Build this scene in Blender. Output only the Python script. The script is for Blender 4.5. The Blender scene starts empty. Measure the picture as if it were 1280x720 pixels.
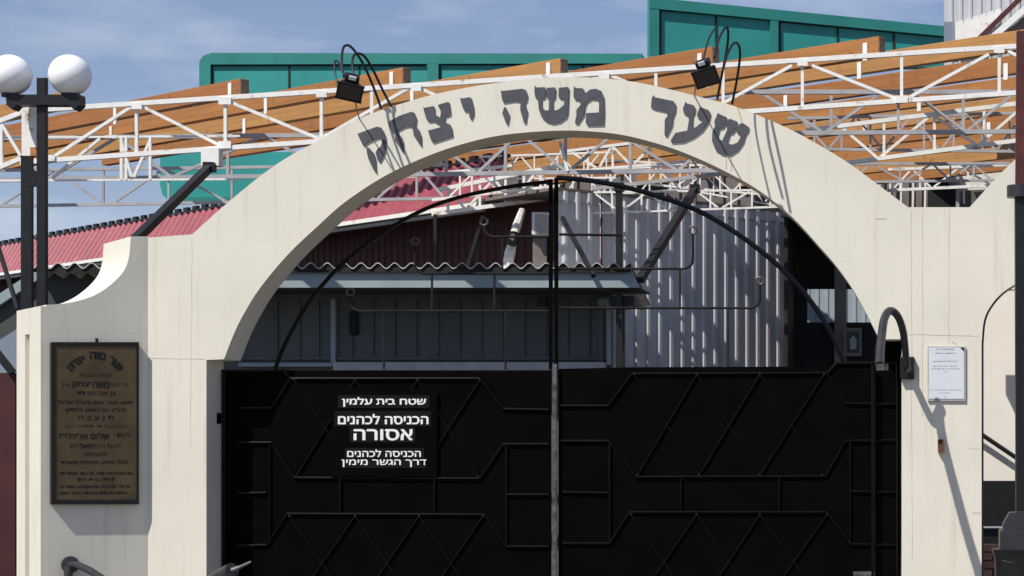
import bpy, bmesh, math, random
from mathutils import Vector, Matrix
random.seed(7)
S = bpy.context.scene
# ------------------------------------------------------------------ camera, sky, sun, exposure
D = 14.118; F = 2400.0; VX, VY = 1127.0, 530.0; CX = (VX-640)/170.0; EYE = 1.6
cam = bpy.data.cameras.new('camera'); cam.sensor_width = 36; cam.lens = 36*F/1280
cam.shift_x = (640-VX)/1280; cam.shift_y = (VY-360)/1280; cam.clip_start = .1; cam.clip_end = 2000
co = bpy.data.objects.new('camera', cam); S.collection.objects.link(co)
co.location = (CX, -D, EYE); co.rotation_euler = (math.radians(90), 0, 0); S.camera = co
SUN = Vector((-.48, -.6, 1.0)).normalized()
w = bpy.data.worlds.new('World'); S.world = w; w.use_nodes = True
nt = w.node_tree; N = nt.nodes; L = nt.links
bg = N['Background']; bg.inputs[1].default_value = .096
sky = N.new('ShaderNodeTexSky'); sky.sky_type = 'NISHITA'; sky.sun_disc = False
sky.sun_elevation = math.asin(SUN.z); sky.sun_rotation = math.atan2(SUN.x, SUN.y)
sky.dust_density = .35; sky.air_density = 1.0; sky.ozone_density = 2.0; sky.altitude = 100
tc = N.new('ShaderNodeTexCoord'); mp = N.new('ShaderNodeMapping'); mp.inputs['Scale'].default_value = (5, 5, 16)
mp.inputs['Location'].default_value = (1.3, .2, .4)
cn = N.new('ShaderNodeTexNoise'); cn.inputs['Scale'].default_value = 1.6; cn.inputs['Detail'].default_value = 7; cn.inputs['Roughness'].default_value = .6
cr = N.new('ShaderNodeValToRGB'); cr.color_ramp.elements[0].position = .47; cr.color_ramp.elements[1].position = .80
cr.color_ramp.elements[1].color = (.6, .6, .6, 1)
mx = N.new('ShaderNodeMixRGB'); mx.inputs[2].default_value = (6.2, 6.9, 8.2, 1)
L.new(tc.outputs['Generated'], mp.inputs[0]); L.new(mp.outputs[0], cn.inputs[0]); L.new(cn.outputs[0], cr.inputs[0])
tint = N.new('ShaderNodeMixRGB'); tint.blend_type = 'MULTIPLY'; tint.inputs[0].default_value = 1
tint.inputs[2].default_value = (1.42, 1.50, 1.86, 1)
gm = N.new('ShaderNodeGamma'); gm.inputs[1].default_value = .62; L.new(sky.outputs[0], gm.inputs[0]); L.new(gm.outputs[0], tint.inputs[1]); L.new(tint.outputs[0], mx.inputs[1])
L.new(cr.outputs[0], mx.inputs[0]); L.new(mx.outputs[0], bg.inputs[0])
sl = bpy.data.lights.new('sun', 'SUN'); sl.energy = 4.6; sl.angle = math.radians(.5); sl.color = (1, .95, .86)
so = bpy.data.objects.new('sun', sl); S.collection.objects.link(so); so.rotation_euler = (-SUN).to_track_quat('-Z', 'Y').to_euler()
so.location = (-8, -10, 20)
S.view_settings.view_transform = 'Standard'; S.view_settings.look = 'None'; S.view_settings.exposure = .16; S.view_settings.gamma = 1

# ------------------------------------------------------------------ helpers
def P(px, py, y=0.0):
    k = (D+y)/F
    return Vector((CX+(px-VX)*k, y, EYE+(VY-py)*k))
def onplane(px, py, p0, n):
    o = Vector((CX, -D, EYE)); d = Vector(((px-VX)/F, 1, (VY-py)/F))
    return o + d*((Vector(p0)-o).dot(n)/d.dot(n))
class MB:
    def __init__(s): s.v = []; s.f = []
    def add(s, vs, fs):
        b = len(s.v); s.v += [tuple(v) for v in vs]; s.f += [tuple(i+b for i in f) for f in fs]; return s
    def quad(s, a, b, c, d): return s.add([a, b, c, d], [(0, 1, 2, 3)])
    def box(s, c, size, ax=None):
        c = Vector(c); X, Y, Z = ax or (Vector((1, 0, 0)), Vector((0, 1, 0)), Vector((0, 0, 1)))
        h = [k/2 for k in size]
        vs = [c+X*(h[0]*i)+Y*(h[1]*j)+Z*(h[2]*k) for i in (-1, 1) for j in (-1, 1) for k in (-1, 1)]
        return s.add(vs, [(0, 1, 3, 2), (4, 6, 7, 5), (0, 4, 5, 1), (2, 3, 7, 6), (0, 2, 6, 4), (1, 5, 7, 3)])
    def bar(s, a, b, w=.03, h=.03, up=(0, 0, 1)):
        a = Vector(a); b = Vector(b); X = (b-a); l = X.length
        if l < 1e-6: return s
        X.normalize(); U = Vector(up)
        if abs(X.dot(U)) > .99: U = Vector((0, 1, 0))
        Y = U.cross(X).normalized(); Z = X.cross(Y)
        return s.box((a+b)/2, (l, w, h), (X, Y, Z))
    def tube(s, pts, r, n=8, caps=True):
        pts = [Vector(p) for p in pts]; rs = r if isinstance(r, (list, tuple)) else [r]*len(pts); rings = []
        pu = None
        for i, p in enumerate(pts):
            t = (pts[min(i+1, len(pts)-1)]-pts[max(i-1, 0)]).normalized()
            if pu is None: pu = Vector((0, 0, 1)) if abs(t.z) < .9 else Vector((0, 1, 0))
            a = (pu - t*pu.dot(t)).normalized(); pu = a; b = t.cross(a)
            rings.append([p+(a*math.cos(2*math.pi*k/n)+b*math.sin(2*math.pi*k/n))*rs[i] for k in range(n)])
        vs = [v for q in rings for v in q]; fs = []
        for i in range(len(pts)-1):
            for k in range(n): fs.append((i*n+k, i*n+(k+1) % n, (i+1)*n+(k+1) % n, (i+1)*n+k))
        if caps: fs += [tuple(range(n))[::-1], tuple((len(pts)-1)*n+k for k in range(n))]
        return s.add(vs, fs)
    def prism(s, poly, off):
        off = Vector(off); n = len(poly); poly = [Vector(p) for p in poly]
        return s.add(poly+[p+off for p in poly], [tuple(range(n)), tuple(range(2*n-1, n-1, -1))]+[(i, i+n, (i+1) % n+n, (i+1) % n) for i in range(n)])
    def sphere(s, c, r, nu=32, nv=20, sz=1):
        c = Vector(c); vs = [c+Vector((0, 0, r*sz))]
        for i in range(1, nv):
            a = math.pi*i/nv
            for k in range(nu): vs.append(c+Vector((r*math.sin(a)*math.cos(2*math.pi*k/nu), r*math.sin(a)*math.sin(2*math.pi*k/nu), r*sz*math.cos(a))))
        vs.append(c-Vector((0, 0, r*sz))); fs = [(0, 1+k, 1+(k+1) % nu) for k in range(nu)]
        for i in range(nv-2):
            for k in range(nu): fs.append((1+i*nu+k, 1+(i+1)*nu+k, 1+(i+1)*nu+(k+1) % nu, 1+i*nu+(k+1) % nu))
        b = len(vs)-1; fs += [(b, b-nu+(k+1) % nu, b-nu+k) for k in range(nu)]
        return s.add(vs, fs)
    def build(s, name, mat, parent=None, smooth=False, bevel=0):
        me = bpy.data.meshes.new(name); me.from_pydata(s.v, [], s.f); me.validate()
        bm = bmesh.new(); bm.from_mesh(me); bmesh.ops.recalc_face_normals(bm, faces=bm.faces)
        if smooth:
            for f in bm.faces: f.smooth = True
        bm.to_mesh(me); bm.free(); me.materials.append(mat)
        o = bpy.data.objects.new(name, me); S.collection.objects.link(o)
        if parent:
            o.parent = parent; R = parent; 
            while R.parent: R = R.parent
            if parent is R: o.matrix_parent_inverse = Matrix.Translation(-R.location)
            else: pass
        if smooth: 
            try: me.set_sharp_from_angle(angle=math.radians(40))
            except Exception: pass
        if bevel:
            md = o.modifiers.new('bevel', 'BEVEL'); md.width = bevel; md.segments = 2; md.limit_method = 'ANGLE'; md.angle_limit = math.radians(50)
        return o
def thing(name, label, cat, loc=(0, 0, 0), group=None):
    o = bpy.data.objects.new(name, None); S.collection.objects.link(o); o.location = loc; o.empty_display_size = .2
    return tag(o, label, cat, group)
def tag(o, label, cat, group=None):
    o['label'] = label; o['category'] = cat
    if group: o['group'] = group
    return o
def struct(o): o['kind'] = 'structure'; return o
def catmull(pts, n=6):
    out = []
    for i in range(len(pts)-1):
        p0, p1, p2, p3 = pts[max(i-1, 0)], pts[i], pts[i+1], pts[min(i+2, len(pts)-1)]
        for k in range(n):
            t = k/n
            out.append(tuple(.5*((2*b)+(-a+c)*t+(2*a-5*b+4*c-d)*t*t+(-a+3*b-3*c+d)*t**3) for a, b, c, d in zip(p0, p1, p2, p3)))
    out.append(tuple(pts[-1])); return out
def sc(ox, oy, s, pts): return [(ox+x/s, oy+y/s) for x, y in pts]

# ------------------------------------------------------------------ materials
def mat(name, col, rough=.6, metal=0, var=.12, scale=8, bump=.1, bscale=60, stretch=(1, 1, 1), streak=0, dirt=None, spec=.4, detail=6, bdist=.004):
    m = bpy.data.materials.new(name); m.use_nodes = True; t = m.node_tree; n = t.nodes; l = t.links
    b = n['Principled BSDF']; b.inputs['Roughness'].default_value = rough; b.inputs['Metallic'].default_value = metal
    b.inputs['Specular IOR Level'].default_value = spec
    c = n.new('ShaderNodeTexCoord'); mpn = n.new('ShaderNodeMapping'); mpn.inputs['Scale'].default_value = stretch
    l.new(c.outputs['Object'], mpn.inputs[0])
    no = n.new('ShaderNodeTexNoise'); no.inputs['Scale'].default_value = scale; no.inputs['Detail'].default_value = detail; l.new(mpn.outputs[0], no.inputs[0])
    r = n.new('ShaderNodeValToRGB'); r.color_ramp.elements[0].position = .3; r.color_ramp.elements[1].position = .7
    r.color_ramp.elements[0].color = (*[k*(1-var) for k in col], 1); r.color_ramp.elements[1].color = (*[min(1, k*(1+var)) for k in col], 1)
    l.new(no.outputs[0], r.inputs[0]); out = r.outputs[0]
    if streak:
        m2 = n.new('ShaderNodeMapping'); m2.inputs['Scale'].default_value = (14, 14, .9); l.new(c.outputs['Object'], m2.inputs[0])
        n2 = n.new('ShaderNodeTexNoise'); n2.inputs['Scale'].default_value = 1; n2.inputs['Detail'].default_value = 5; l.new(m2.outputs[0], n2.inputs[0])
        r2 = n.new('ShaderNodeValToRGB'); r2.color_ramp.elements[0].position = .56; r2.color_ramp.elements[1].position = .75
        r2.color_ramp.elements[1].color = (streak,)*3+(1,); l.new(n2.outputs[0], r2.inputs[0])
        x = n.new('ShaderNodeMixRGB'); x.inputs[2].default_value = (*(dirt or [k*.6 for k in col]), 1)
        l.new(out, x.inputs[1]); l.new(r2.outputs[0], x.inputs[0]); out = x.outputs[0]
    elif dirt:
        n2 = n.new('ShaderNodeTexNoise'); n2.inputs['Scale'].default_value = 9; n2.inputs['Detail'].default_value = 8; l.new(c.outputs['Object'], n2.inputs[0])
        r2 = n.new('ShaderNodeValToRGB'); r2.color_ramp.elements[0].position = .60; r2.color_ramp.elements[1].position = .72; l.new(n2.outputs[0], r2.inputs[0])
        x = n.new('ShaderNodeMixRGB'); x.inputs[2].default_value = (*dirt, 1)
        l.new(out, x.inputs[1]); l.new(r2.outputs[0], x.inputs[0]); out = x.outputs[0]
    l.new(out, b.inputs['Base Color'])
    if bump:
        nb = n.new('ShaderNodeTexNoise'); nb.inputs['Scale'].default_value = bscale; nb.inputs['Detail'].default_value = 5; l.new(c.outputs['Object'], nb.inputs[0])
        bp = n.new('ShaderNodeBump'); bp.inputs['Strength'].default_value = bump; bp.inputs['Distance'].default_value = bdist
        l.new(nb.outputs[0], bp.inputs['Height']); l.new(bp.outputs[0], b.inputs['Normal'])
    return m
M = {}
M['plaster'] = mat('cream_plaster', (.705, .675, .585), .85, var=.055, scale=1.3, bump=.16, bscale=38, streak=.55, dirt=(.55, .51, .43), spec=.15, bdist=.006)
M['letter'] = mat('grey_letter_paint', (.074, .076, .092), .55, var=.15, scale=14, bump=.15)
M['gate'] = mat('black_gate_paint', (.0018, .0018, .0018), .6, var=.3, scale=4, bump=.12, bscale=14, spec=.03)
M['bar'] = mat('black_steel_bar', (.0012, .0012, .0012), .20, var=.3, bump=.05, spec=.22)
M['scroll'] = mat('dull_black_steel', (.018, .018, .018), .75, var=.3, spec=.1)
M['greybar'] = mat('worn_and_sunlit_grey_steel', (.075, .075, .075), .4, var=.6, scale=20, spec=.5)
M['white'] = mat('white_steel_paint', (.80, .79, .76), .5, var=.06, scale=10, bump=.05, dirt=(.40, .28, .18))
M['galv_shade'] = mat('galvanised_and_shade_grey', (.38, .38, .40), .5, var=.15, scale=6)  # also for grey trusses, whose shade is put into this colour
M['wood'] = mat('orange_glulam', (.37, .155, .052), .6, var=.28, scale=3.2, bump=.1, bscale=30, stretch=(1, 1, 9), detail=8)
M['wood0'] = mat('golden_glulam', (.40, .20, .065), .6, var=.16, scale=3.2, bump=.1, bscale=30, stretch=(.35, 1, 9), detail=8, dirt=(.29, .14, .05))
M['wood1'] = mat('brown_glulam', (.32, .13, .040), .6, var=.16, scale=3.4, bump=.1, bscale=30, stretch=(.35, 1, 9), detail=8, dirt=(.23, .095, .035))
M['wood2'] = mat('tan_glulam', (.36, .155, .046), .6, var=.16, scale=3.0, bump=.1, bscale=30, stretch=(.35, 1, 9), detail=8, dirt=(.26, .11, .04))
M['block'] = mat('weathered_block', (.24, .17, .12), .8, var=.3, scale=20)
M['green'] = mat('green_panel_paint', (.026, .28, .26), .5, var=.10, scale=1.6, bump=.05, streak=.3, dirt=(.03, .23, .21))
M['greend'] = mat('green_frame_paint', (.024, .215, .19), .5, var=.10, scale=2, bump=.05)
M['darkline'] = mat('dark_rubber_seam', (.008, .02, .018), .7)
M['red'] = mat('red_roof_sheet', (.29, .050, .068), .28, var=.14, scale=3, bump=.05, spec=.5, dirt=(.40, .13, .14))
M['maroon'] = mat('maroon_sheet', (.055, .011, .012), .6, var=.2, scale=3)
M['cement'] = mat('fibre_cement', (.55, .53, .48), .85, var=.3, scale=14)
M['fascia'] = mat('pale_blue_paint', (.28, .34, .36), .6, var=.1, scale=3)
M['slate'] = mat('slate_green_panel', (.10, .11, .104), .6, var=.12, scale=2)
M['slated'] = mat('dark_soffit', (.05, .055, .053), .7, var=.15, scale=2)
M['shed'] = mat('grey_shed_sheet', (.50, .51, .535), .38, var=.08, scale=2, bump=.03)
M['brownsheet'] = mat('dull_brown_sheet', (.17, .15, .14), .6, var=.15, scale=4)
M['black'] = mat('black_paint', (.008, .008, .009), .45, var=.2)
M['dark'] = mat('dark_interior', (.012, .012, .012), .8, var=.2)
M['pipe'] = mat('dark_grey_pipe', (.028, .028, .033), .38, var=.2, spec=.5)
M['globe'] = mat('opal_globe', (.92, .92, .94), .12, var=.02, scale=5, bump=0, spec=.5)
M['plaque'] = mat('bronze_plaque', (.100, .070, .038), .5, var=.25, scale=6, spec=.25, bump=.1)
M['plaqueb'] = mat('plaque_letter', (.006, .006, .005), .5)
M['frame'] = mat('dark_plaque_frame', (.012, .009, .009), .4, var=.2)
M['paper'] = mat('white_paper', (.64, .66, .72), .6, var=.03, bump=0)
M['ink'] = mat('grey_ink', (.16, .17, .20), .7, bump=0)
M['signw'] = mat('white_lettering', (.80, .80, .78), .5, var=.02, bump=0)
M['signb'] = mat('sign_strip', (.010, .010, .012), .8, var=.2, bump=0, spec=.05)
M['copper'] = mat('terracotta_box', (.42, .20, .11), .6, var=.15)
M['rustred'] = mat('oxide_red_steel', (.075, .018, .018), .5, var=.3)
M['brick'] = mat('pink_brick', (.40, .20, .16), .85, var=.2, scale=12, bump=.3)
M['ground'] = mat('asphalt', (.055, .050, .043), .9, var=.25, scale=1.5, bump=.4, bscale=40)
M['paving'] = mat('sandy_paving', (.16, .14, .11), .9, var=.2, scale=5, bump=.3)
M['bluewall'] = mat('blue_grey_wall', (.20, .24, .30), .8, var=.1, scale=2)
M['cloth'] = mat('white_wrap', (.62, .60, .55), .8, var=.25, scale=14)
M['lens'] = mat('floodlight_glass', (.02, .02, .022), .12, var=.1, bump=0, spec=.6)
M['palew'] = mat('pale_blue_sheet', (.30, .36, .40), .5, var=.08)
M['pinkwall'] = mat('pink_white_render', (.80, .74, .67), .85, var=.03, scale=3)
M['crack'] = mat('crack_line', (.50, .47, .40), .9, bump=0, spec=.05)
M['edgeshade'] = mat('brown_edge_shade', (.10, .07, .05), .8, bump=0)
M['stain'] = mat('rust_stain', (.50, .42, .27), .85, var=.1, scale=20, bump=.3, spec=.1)

def font_text(s, h, bold=0, rtl=True, extrude=0):
    cu = bpy.data.curves.new('txt', 'FONT'); cu.body = s[::-1] if rtl else s; cu.size = 1; cu.offset = bold; cu.extrude = 0
    cu.resolution_u = 3
    ob = bpy.data.objects.new('txt', cu); S.collection.objects.link(ob); bpy.context.view_layer.update()
    dg = bpy.context.evaluated_depsgraph_get(); me = bpy.data.meshes.new_from_object(ob.evaluated_get(dg))
    vs = [v.co.copy() for v in me.vertices]; fs = [tuple(p.vertices) for p in me.polygons]
    bpy.data.objects.remove(ob); bpy.data.curves.remove(cu); bpy.data.meshes.remove(me)
    if not vs: return [], []
    x0 = min(v.x for v in vs); x1 = max(v.x for v in vs); y0 = min(v.y for v in vs); y1 = max(v.y for v in vs)
    return [((v.x-(x0+x1)/2)/(x1-x0), (v.y-(y0+y1)/2)/(y1-y0)) for v in vs], fs
TX = {}
def put_text(mb, s, c, U, V, w, h, bold=.02, rtl=True):
    if (s, bold) not in TX: TX[(s, bold)] = font_text(s, h, 0, rtl)
    vs, fs = TX[(s, bold)]
    nf = Vector(U).cross(Vector(V)); d = bold*h
    for i, (dx, dy) in enumerate(((0, 0), (d, 0), (-d, 0), (d*.5, d*.6), (-d*.5, -d*.6))[:1 if bold < .02 else 5]):
        mb.add([Vector(c)+Vector(U)*(x*(w-2*d)+dx)+Vector(V)*(y*(h-d)+dy)+nf*(.00015*i) for x, y in vs], fs)

# ------------------------------------------------------------------ ground
g = MB(); g.quad((-400, -60, 0), (400, -60, 0), (400, 900, 0), (-400, 900, 0)); struct(g.build('ground', M['ground']))
g = MB(); g.quad((-6, -9, .004), (9, -9, .004), (9, -.01, .004), (-6, -.01, .004)); struct(g.build('pavement', M['paving']))

# ------------------------------------------------------------------ gateway wall with arch
GY = 803.0
outer = catmull([(240, 293), (278, 259), (326, 219.5), (362, 195), (400, 175), (447, 149), (500, 130), (560, 114), (640, 101), (715, 96.5), (780, 100.5), (830, 110), (880, 122.5), (917, 132.5), (957, 148), (1000, 168), (1055, 200), (1095, 229), (1135, 259)], 4)
inner = catmull([(280, 449), (292, 418), (305, 392), (325, 360), (360, 318), (400, 280), (432, 252), (480, 220.5), (532, 196), (580, 179.5), (630, 168.5), (690, 163.5), (735, 164), (780, 169), (830, 182), (870, 197), (912, 217), (950, 239), (990, 271), (1025, 309), (1045, 332), (1065, 360), (1082, 390), (1099, 424)], 4)
outer2 = catmull([(1212, 259), (1267, 201), (1320, 166), (1380, 152), (1440, 166), (1495, 201), (1550, 259)], 4)
inner2 = catmull([(1227, 430), (1230, 400), (1240, 380), (1258, 362), (1290, 346), (1335, 338), (1380, 346), (1412, 362), (1430, 380), (1440, 400), (1443, 430)], 4)
poly = [(185, GY), (185, 297)] + outer + outer2 + [(1600, 259), (1600, GY), (1443, GY)] + inner2[::-1] + [(1227, GY), (1127, GY), (1127, 424)] + inner[::-1] + [(258, 450), (258, GY)]
gate_root = thing('arch_gateway', 'cream plastered gateway wall with wide round arch carrying dark grey Hebrew letters', 'gateway', P(190, GY))
TW = .357
MB().prism([P(x, y) for x, y in poly], (0, TW, 0)).build('arch_wall', M['plaster'], gate_root)
letters = {
 'qof': [sc(440, 130, 7.2, [(50, 270), (65, 264), (140, 235), (225, 205), (262, 215), (285, 250), (300, 290), (308, 350), (300, 420), (280, 470), (250, 525), (228, 505), (212, 440), (225, 410), (258, 385), (268, 350), (262, 315), (240, 300), (150, 340), (100, 378), (75, 330)]),
         sc(440, 130, 7.2, [(128, 385), (150, 395), (195, 445), (212, 500), (215, 590), (225, 632), (190, 590), (145, 490), (132, 430)])],
 'het': [sc(440, 130, 7.2, [(330, 150), (345, 152), (420, 110), (530, 72), (560, 80), (580, 130), (570, 200), (605, 240), (622, 290), (625, 385), (605, 360), (555, 285), (548, 225), (520, 195), (470, 205), (415, 235), (410, 265), (445, 300), (460, 340), (465, 440), (450, 430), (390, 330), (385, 265), (360, 245), (335, 200)])],
 'tsadi': [sc(520, 110, 9, [(80, 215), (100, 225), (190, 205), (205, 215), (210, 300), (270, 335), (280, 270), (248, 200), (250, 190), (350, 160), (372, 165), (390, 295), (365, 310), (328, 320), (322, 370), (340, 395), (385, 415), (400, 450), (413, 540), (185, 615), (165, 580), (135, 480), (290, 440), (240, 395), (195, 370), (140, 380), (115, 350), (90, 260)])],
 'yod': [sc(520, 110, 9, [(495, 112), (520, 120), (600, 105), (620, 115), (645, 210), (650, 290), (625, 355), (610, 350), (598, 310), (595, 255), (545, 262), (530, 235), (505, 160)])],
 'he': [sc(615, 100, 8.533, [(92, 105), (105, 120), (320, 95), (360, 110), (378, 160), (370, 220), (352, 240), (355, 275), (378, 330), (360, 460), (340, 460), (300, 320), (305, 245), (290, 225), (230, 222), (118, 240), (105, 200)]),
        sc(615, 100, 8.533, [(133, 285), (150, 300), (185, 370), (165, 485), (150, 465), (108, 355)])],
 'shin': [sc(615, 100, 8.533, [(455, 60), (475, 82), (560, 78), (570, 90), (565, 185), (530, 205), (530, 290), (570, 328), (605, 325), (608, 210), (582, 185), (582, 85), (670, 80), (678, 95), (672, 185), (650, 210), (648, 325), (700, 322), (765, 270), (775, 205), (720, 195), (708, 180), (712, 85), (805, 75), (820, 90), (808, 350), (790, 400), (720, 450), (650, 465), (580, 445), (530, 400), (500, 320), (488, 205), (460, 185), (452, 120)])],
 'mem': [sc(615, 100, 8.533, [(872, 68), (895, 88), (965, 90), (980, 105), (985, 155), (1040, 105), (1110, 95), (1165, 120), (1192, 180), (1198, 345), (1192, 480), (1015, 485), (998, 455), (1005, 355), (1140, 348), (1142, 235), (1115, 205), (1060, 200), (1010, 235), (990, 280), (980, 370), (915, 468), (885, 460), (888, 430), (900, 380), (900, 320), (945, 265), (940, 220), (880, 205), (868, 180)])],
 'resh': [sc(800, 110, 7.2, [(120, 65), (135, 85), (300, 120), (322, 150), (318, 210), (295, 265), (290, 330), (275, 360), (240, 435), (220, 425), (222, 290), (245, 255), (250, 225), (225, 210), (130, 190), (98, 175), (105, 95)])],
 'ayin': [sc(800, 110, 7.2, [(408, 125), (425, 142), (480, 155), (498, 180), (490, 225), (475, 250), (472, 365), (500, 355), (570, 300), (560, 290), (520, 270), (512, 240), (540, 165), (560, 180), (615, 200), (635, 230), (620, 300), (560, 385), (480, 445), (390, 485), (285, 492), (275, 475), (320, 405), (425, 385), (440, 290), (432, 250), (395, 230), (385, 190)])],
 'shin2': [sc(800, 110, 7.2, [(700, 225), (722, 240), (780, 265), (780, 290), (752, 355), (715, 365), (700, 420), (715, 465), (740, 475), (785, 375), (772, 330), (800, 280), (815, 280), (875, 305), (870, 350), (835, 405), (810, 410), (780, 495), (830, 512), (880, 490), (910, 430), (870, 400), (870, 370), (900, 320), (930, 320), (980, 355), (975, 385), (950, 420), (930, 490), (880, 560), (810, 605), (740, 600), (680, 560), (648, 480), (650, 400), (675, 345), (668, 305)])]}
for k, ps in letters.items():
    b = MB()
    for q in ps: b.prism([P(x, y-.3, -.012) for x, y in q], (0, .0135, 0))
    b.build('letter', M['letter'], gate_root)
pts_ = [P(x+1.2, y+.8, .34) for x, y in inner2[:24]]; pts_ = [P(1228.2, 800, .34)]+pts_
MB().tube(pts_, .009, 6).build('opening_shade_line', M['edgeshade'], gate_root)  # shaded soffit edge drawn as a thin dark brown tube
rq = random.Random(11)
def crack(x0, y0, x1, y1, ww=.7, m='crack'):
    n = 14; L1 = []; R1 = []; dx, dy = x1-x0, y1-y0; l = math.hypot(dx, dy); nx, ny = -dy/l, dx/l
    for i in range(n+1):
        t = i/n; j = rq.uniform(-.5, .5); w_ = ww*rq.uniform(.35, 1)
        L1.append(P(x0+dx*t+nx*(j+w_/2), y0+dy*t+ny*(j+w_/2), -.0012)); R1.append(P(x0+dx*t+nx*(j-w_/2), y0+dy*t+ny*(j-w_/2), -.0012))
    b = MB(); b.add(L1+R1, [(i, i+1, n+2+i, n+1+i) for i in range(n)]); b.build('hairline_crack', M[m], gate_root)
for q_ in ((1139, 262, 1140, 700), (1187, 262, 1186, 430), (1153, 262, 1153, 520), (1128, 418, 1224, 420), (187, 448, 256, 449), (1094, 274, 1108, 273, 1.2), (1190, 427, 1197, 431, 1.4), (700, 100, 704, 160, .5), (240, 300, 238, 560, .5), (1210, 560, 1225, 561, .5), (1216, 641, 1226, 641, 1.6)): crack(*q_)
# rust drips under the right-hand floodlight, thin raised run marks
b = MB()
for x0, y0, x1, y1, ww in ((922, 134, 929, 158, 1.6), (908, 198, 907, 212, .8), (914, 198, 914, 214, .8)):
    b.prism([P(x0-ww/2, y0, -.0022), P(x0+ww/2, y0, -.0022), P(x1+ww/3, y1, -.0022), P(x1-ww/3, y1, -.0022)], (0, .003, 0))
b.build('rust_run', M['stain'], gate_root)

# ------------------------------------------------------------------ pier on the left, angled to the gateway
U = Vector((.8, .6, 0)); NF = Vector((.6, -.8, 0)); X0 = P(185, 300)
def WF(px, py, off=0): return onplane(px, py, X0+NF*off, NF)
TH = .742
prof = [(51, GY+8), (51, 382)]+catmull([(58, 381), (83, 379), (111, 372), (133, 360), (153, 341), (161, 322), (163.5, 295.5)], 4)+[(186, 295.5), (186, GY)]
face = [WF(x, y) for x, y in prof]; face[0].z = 0; face[-1].z = 0
pier = thing('corner_pier', 'cream plastered pier with concave sloping top left of the arch, holding a bronze plaque', 'wall', (face[0].x, face[0].y, 0))
b = MB(); GR = .035
face2 = [p.copy() for p in face]; face2[0] += U*GR; face2[1] += U*GR
b.prism(face2, -NF*TH)
b.build('pier_body', M['plaster'], pier)
e0 = face[0]; ztop = face[1].z; zg = ztop-.19
def cap(a, c, z0, z1): # slab on end cap between thickness fractions
    m = e0 + U*(GR/2-.0005) - NF*(TH*(a+c)/2); m.z = (z0+z1)/2
    return MB().box(m, (GR, TH*(c-a), z1-z0), (U, NF, Vector((0, 0, 1))))
cap(0.002, .46, 0, ztop-.003).build('end_strip', M['plaster'], pier)
cap(.64, .998, 0, ztop-.003).build('end_strip', M['plaster'], pier)
cap(.46, .64, zg, ztop-.003).build('end_cap', M['plaster'], pier)

# plaque
pq = thing('memorial_plaque', 'bronze memorial plaque with black Hebrew lettering in a dark frame on the left pier', 'plaque', WF(119, 630))
HZ = Vector((0, 0, 1))
def wrect(mb, x0, y0, x1, y1, o0, o1):
    q = [WF(x0, y0, o1), WF(x1, y0, o1), WF(x1, y1, o1), WF(x0, y1, o1)]
    mb.prism(q, NF*(o0-o1))
b = MB(); wrect(b, 66, 430, 172, 628, .002, .040); b.build('plaque_plate', M['plaque'], pq)
for r in ((64, 427.5, 174, 432.5), (64, 624.5, 174, 630.5), (64, 432.5, 69.5, 624.5), (170.5, 432.5, 174, 624.5)):
    b = MB(); wrect(b, *r, .001, .045); b.build('frame_strip', M['frame'], pq, bevel=.004)
b = MB(); b.box(WF(121, 425.5, .02), (.018, .02, .03), (U, NF, HZ)); b.build('hanging_tab', M['frame'], pq)
b = MB(); kpx = 169
def ptext(s, cx, cy, wpx, hpx, bold=.02, ang=0):
    c = WF(cx, cy, .0408); a = math.radians(ang); uu = U*math.cos(a)+HZ*math.sin(a); vv = HZ*math.cos(a)-U*math.sin(a)
    put_text(b, s, c, uu, vv, wpx/kpx, hpx/kpx, bold)
arc = 'שער משה יצחק'
for i, ch in enumerate(arc):
    if ch == ' ': continue
    t = 1-2*i/(len(arc)-1); a = t*50
    wd = 4 if ch == 'י' else 7.5
    hh = 5 if ch == 'י' else 9
    # arc centre (119,483), radii 40 (x) 36 (y)
    ptext(ch, 119+39*math.sin(math.radians(a)), 487-43*math.cos(math.radians(a)), wd, hh, .07, -a)
def tline(parts, cy):
    for s, cx, wp, hp, bd in parts: ptext(s, cx, cy, wp, hp, bd)
tline([('לעילוי נשמת', 120, 36, 5, .01)], 469)
tline([('הר׳ המנוח', 148, 22, 5, .01), ('משה', 126, 19, 8, .05), ('יצחק', 102, 21, 8, .05), ('ז״ל', 81, 9, 5, .01)], 481)
tline([('בן אברהם דוד', 120, 46, 5.5, .02)], 492)
tline([('תושב העיר אומן והגליל ישראל', 119, 88, 6, .02)], 503)
tline([('נלב״ע יום ראשון לחודש', 120, 70, 6, .02)], 512.5)
tline([('ת נ צ ב ה', 120, 40, 5, .02)], 522)
tline([('הונצח על ידי ידידינו היקר', 120, 76, 5, .01)], 533)
tline([('ר׳ נתן •', 152, 20, 6, .02), ('שלום אריה', 112, 46, 8, .04), ('הי״ו', 81, 12, 6, .02)], 544.5)
tline([('לזכות בניו', 136, 28, 5.5, .01), ('יחיאל', 109, 18, 7, .04), ('ומש׳', 92, 10, 5, .01)], 557)
tline([('להצלחה', 119, 26, 5.5, .02)], 567.5)
tline([('נבנה בסיוע הקהילה תשס״ד', 118, 78, 5.5, .03)], 578)
rr = random.Random(3)
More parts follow.
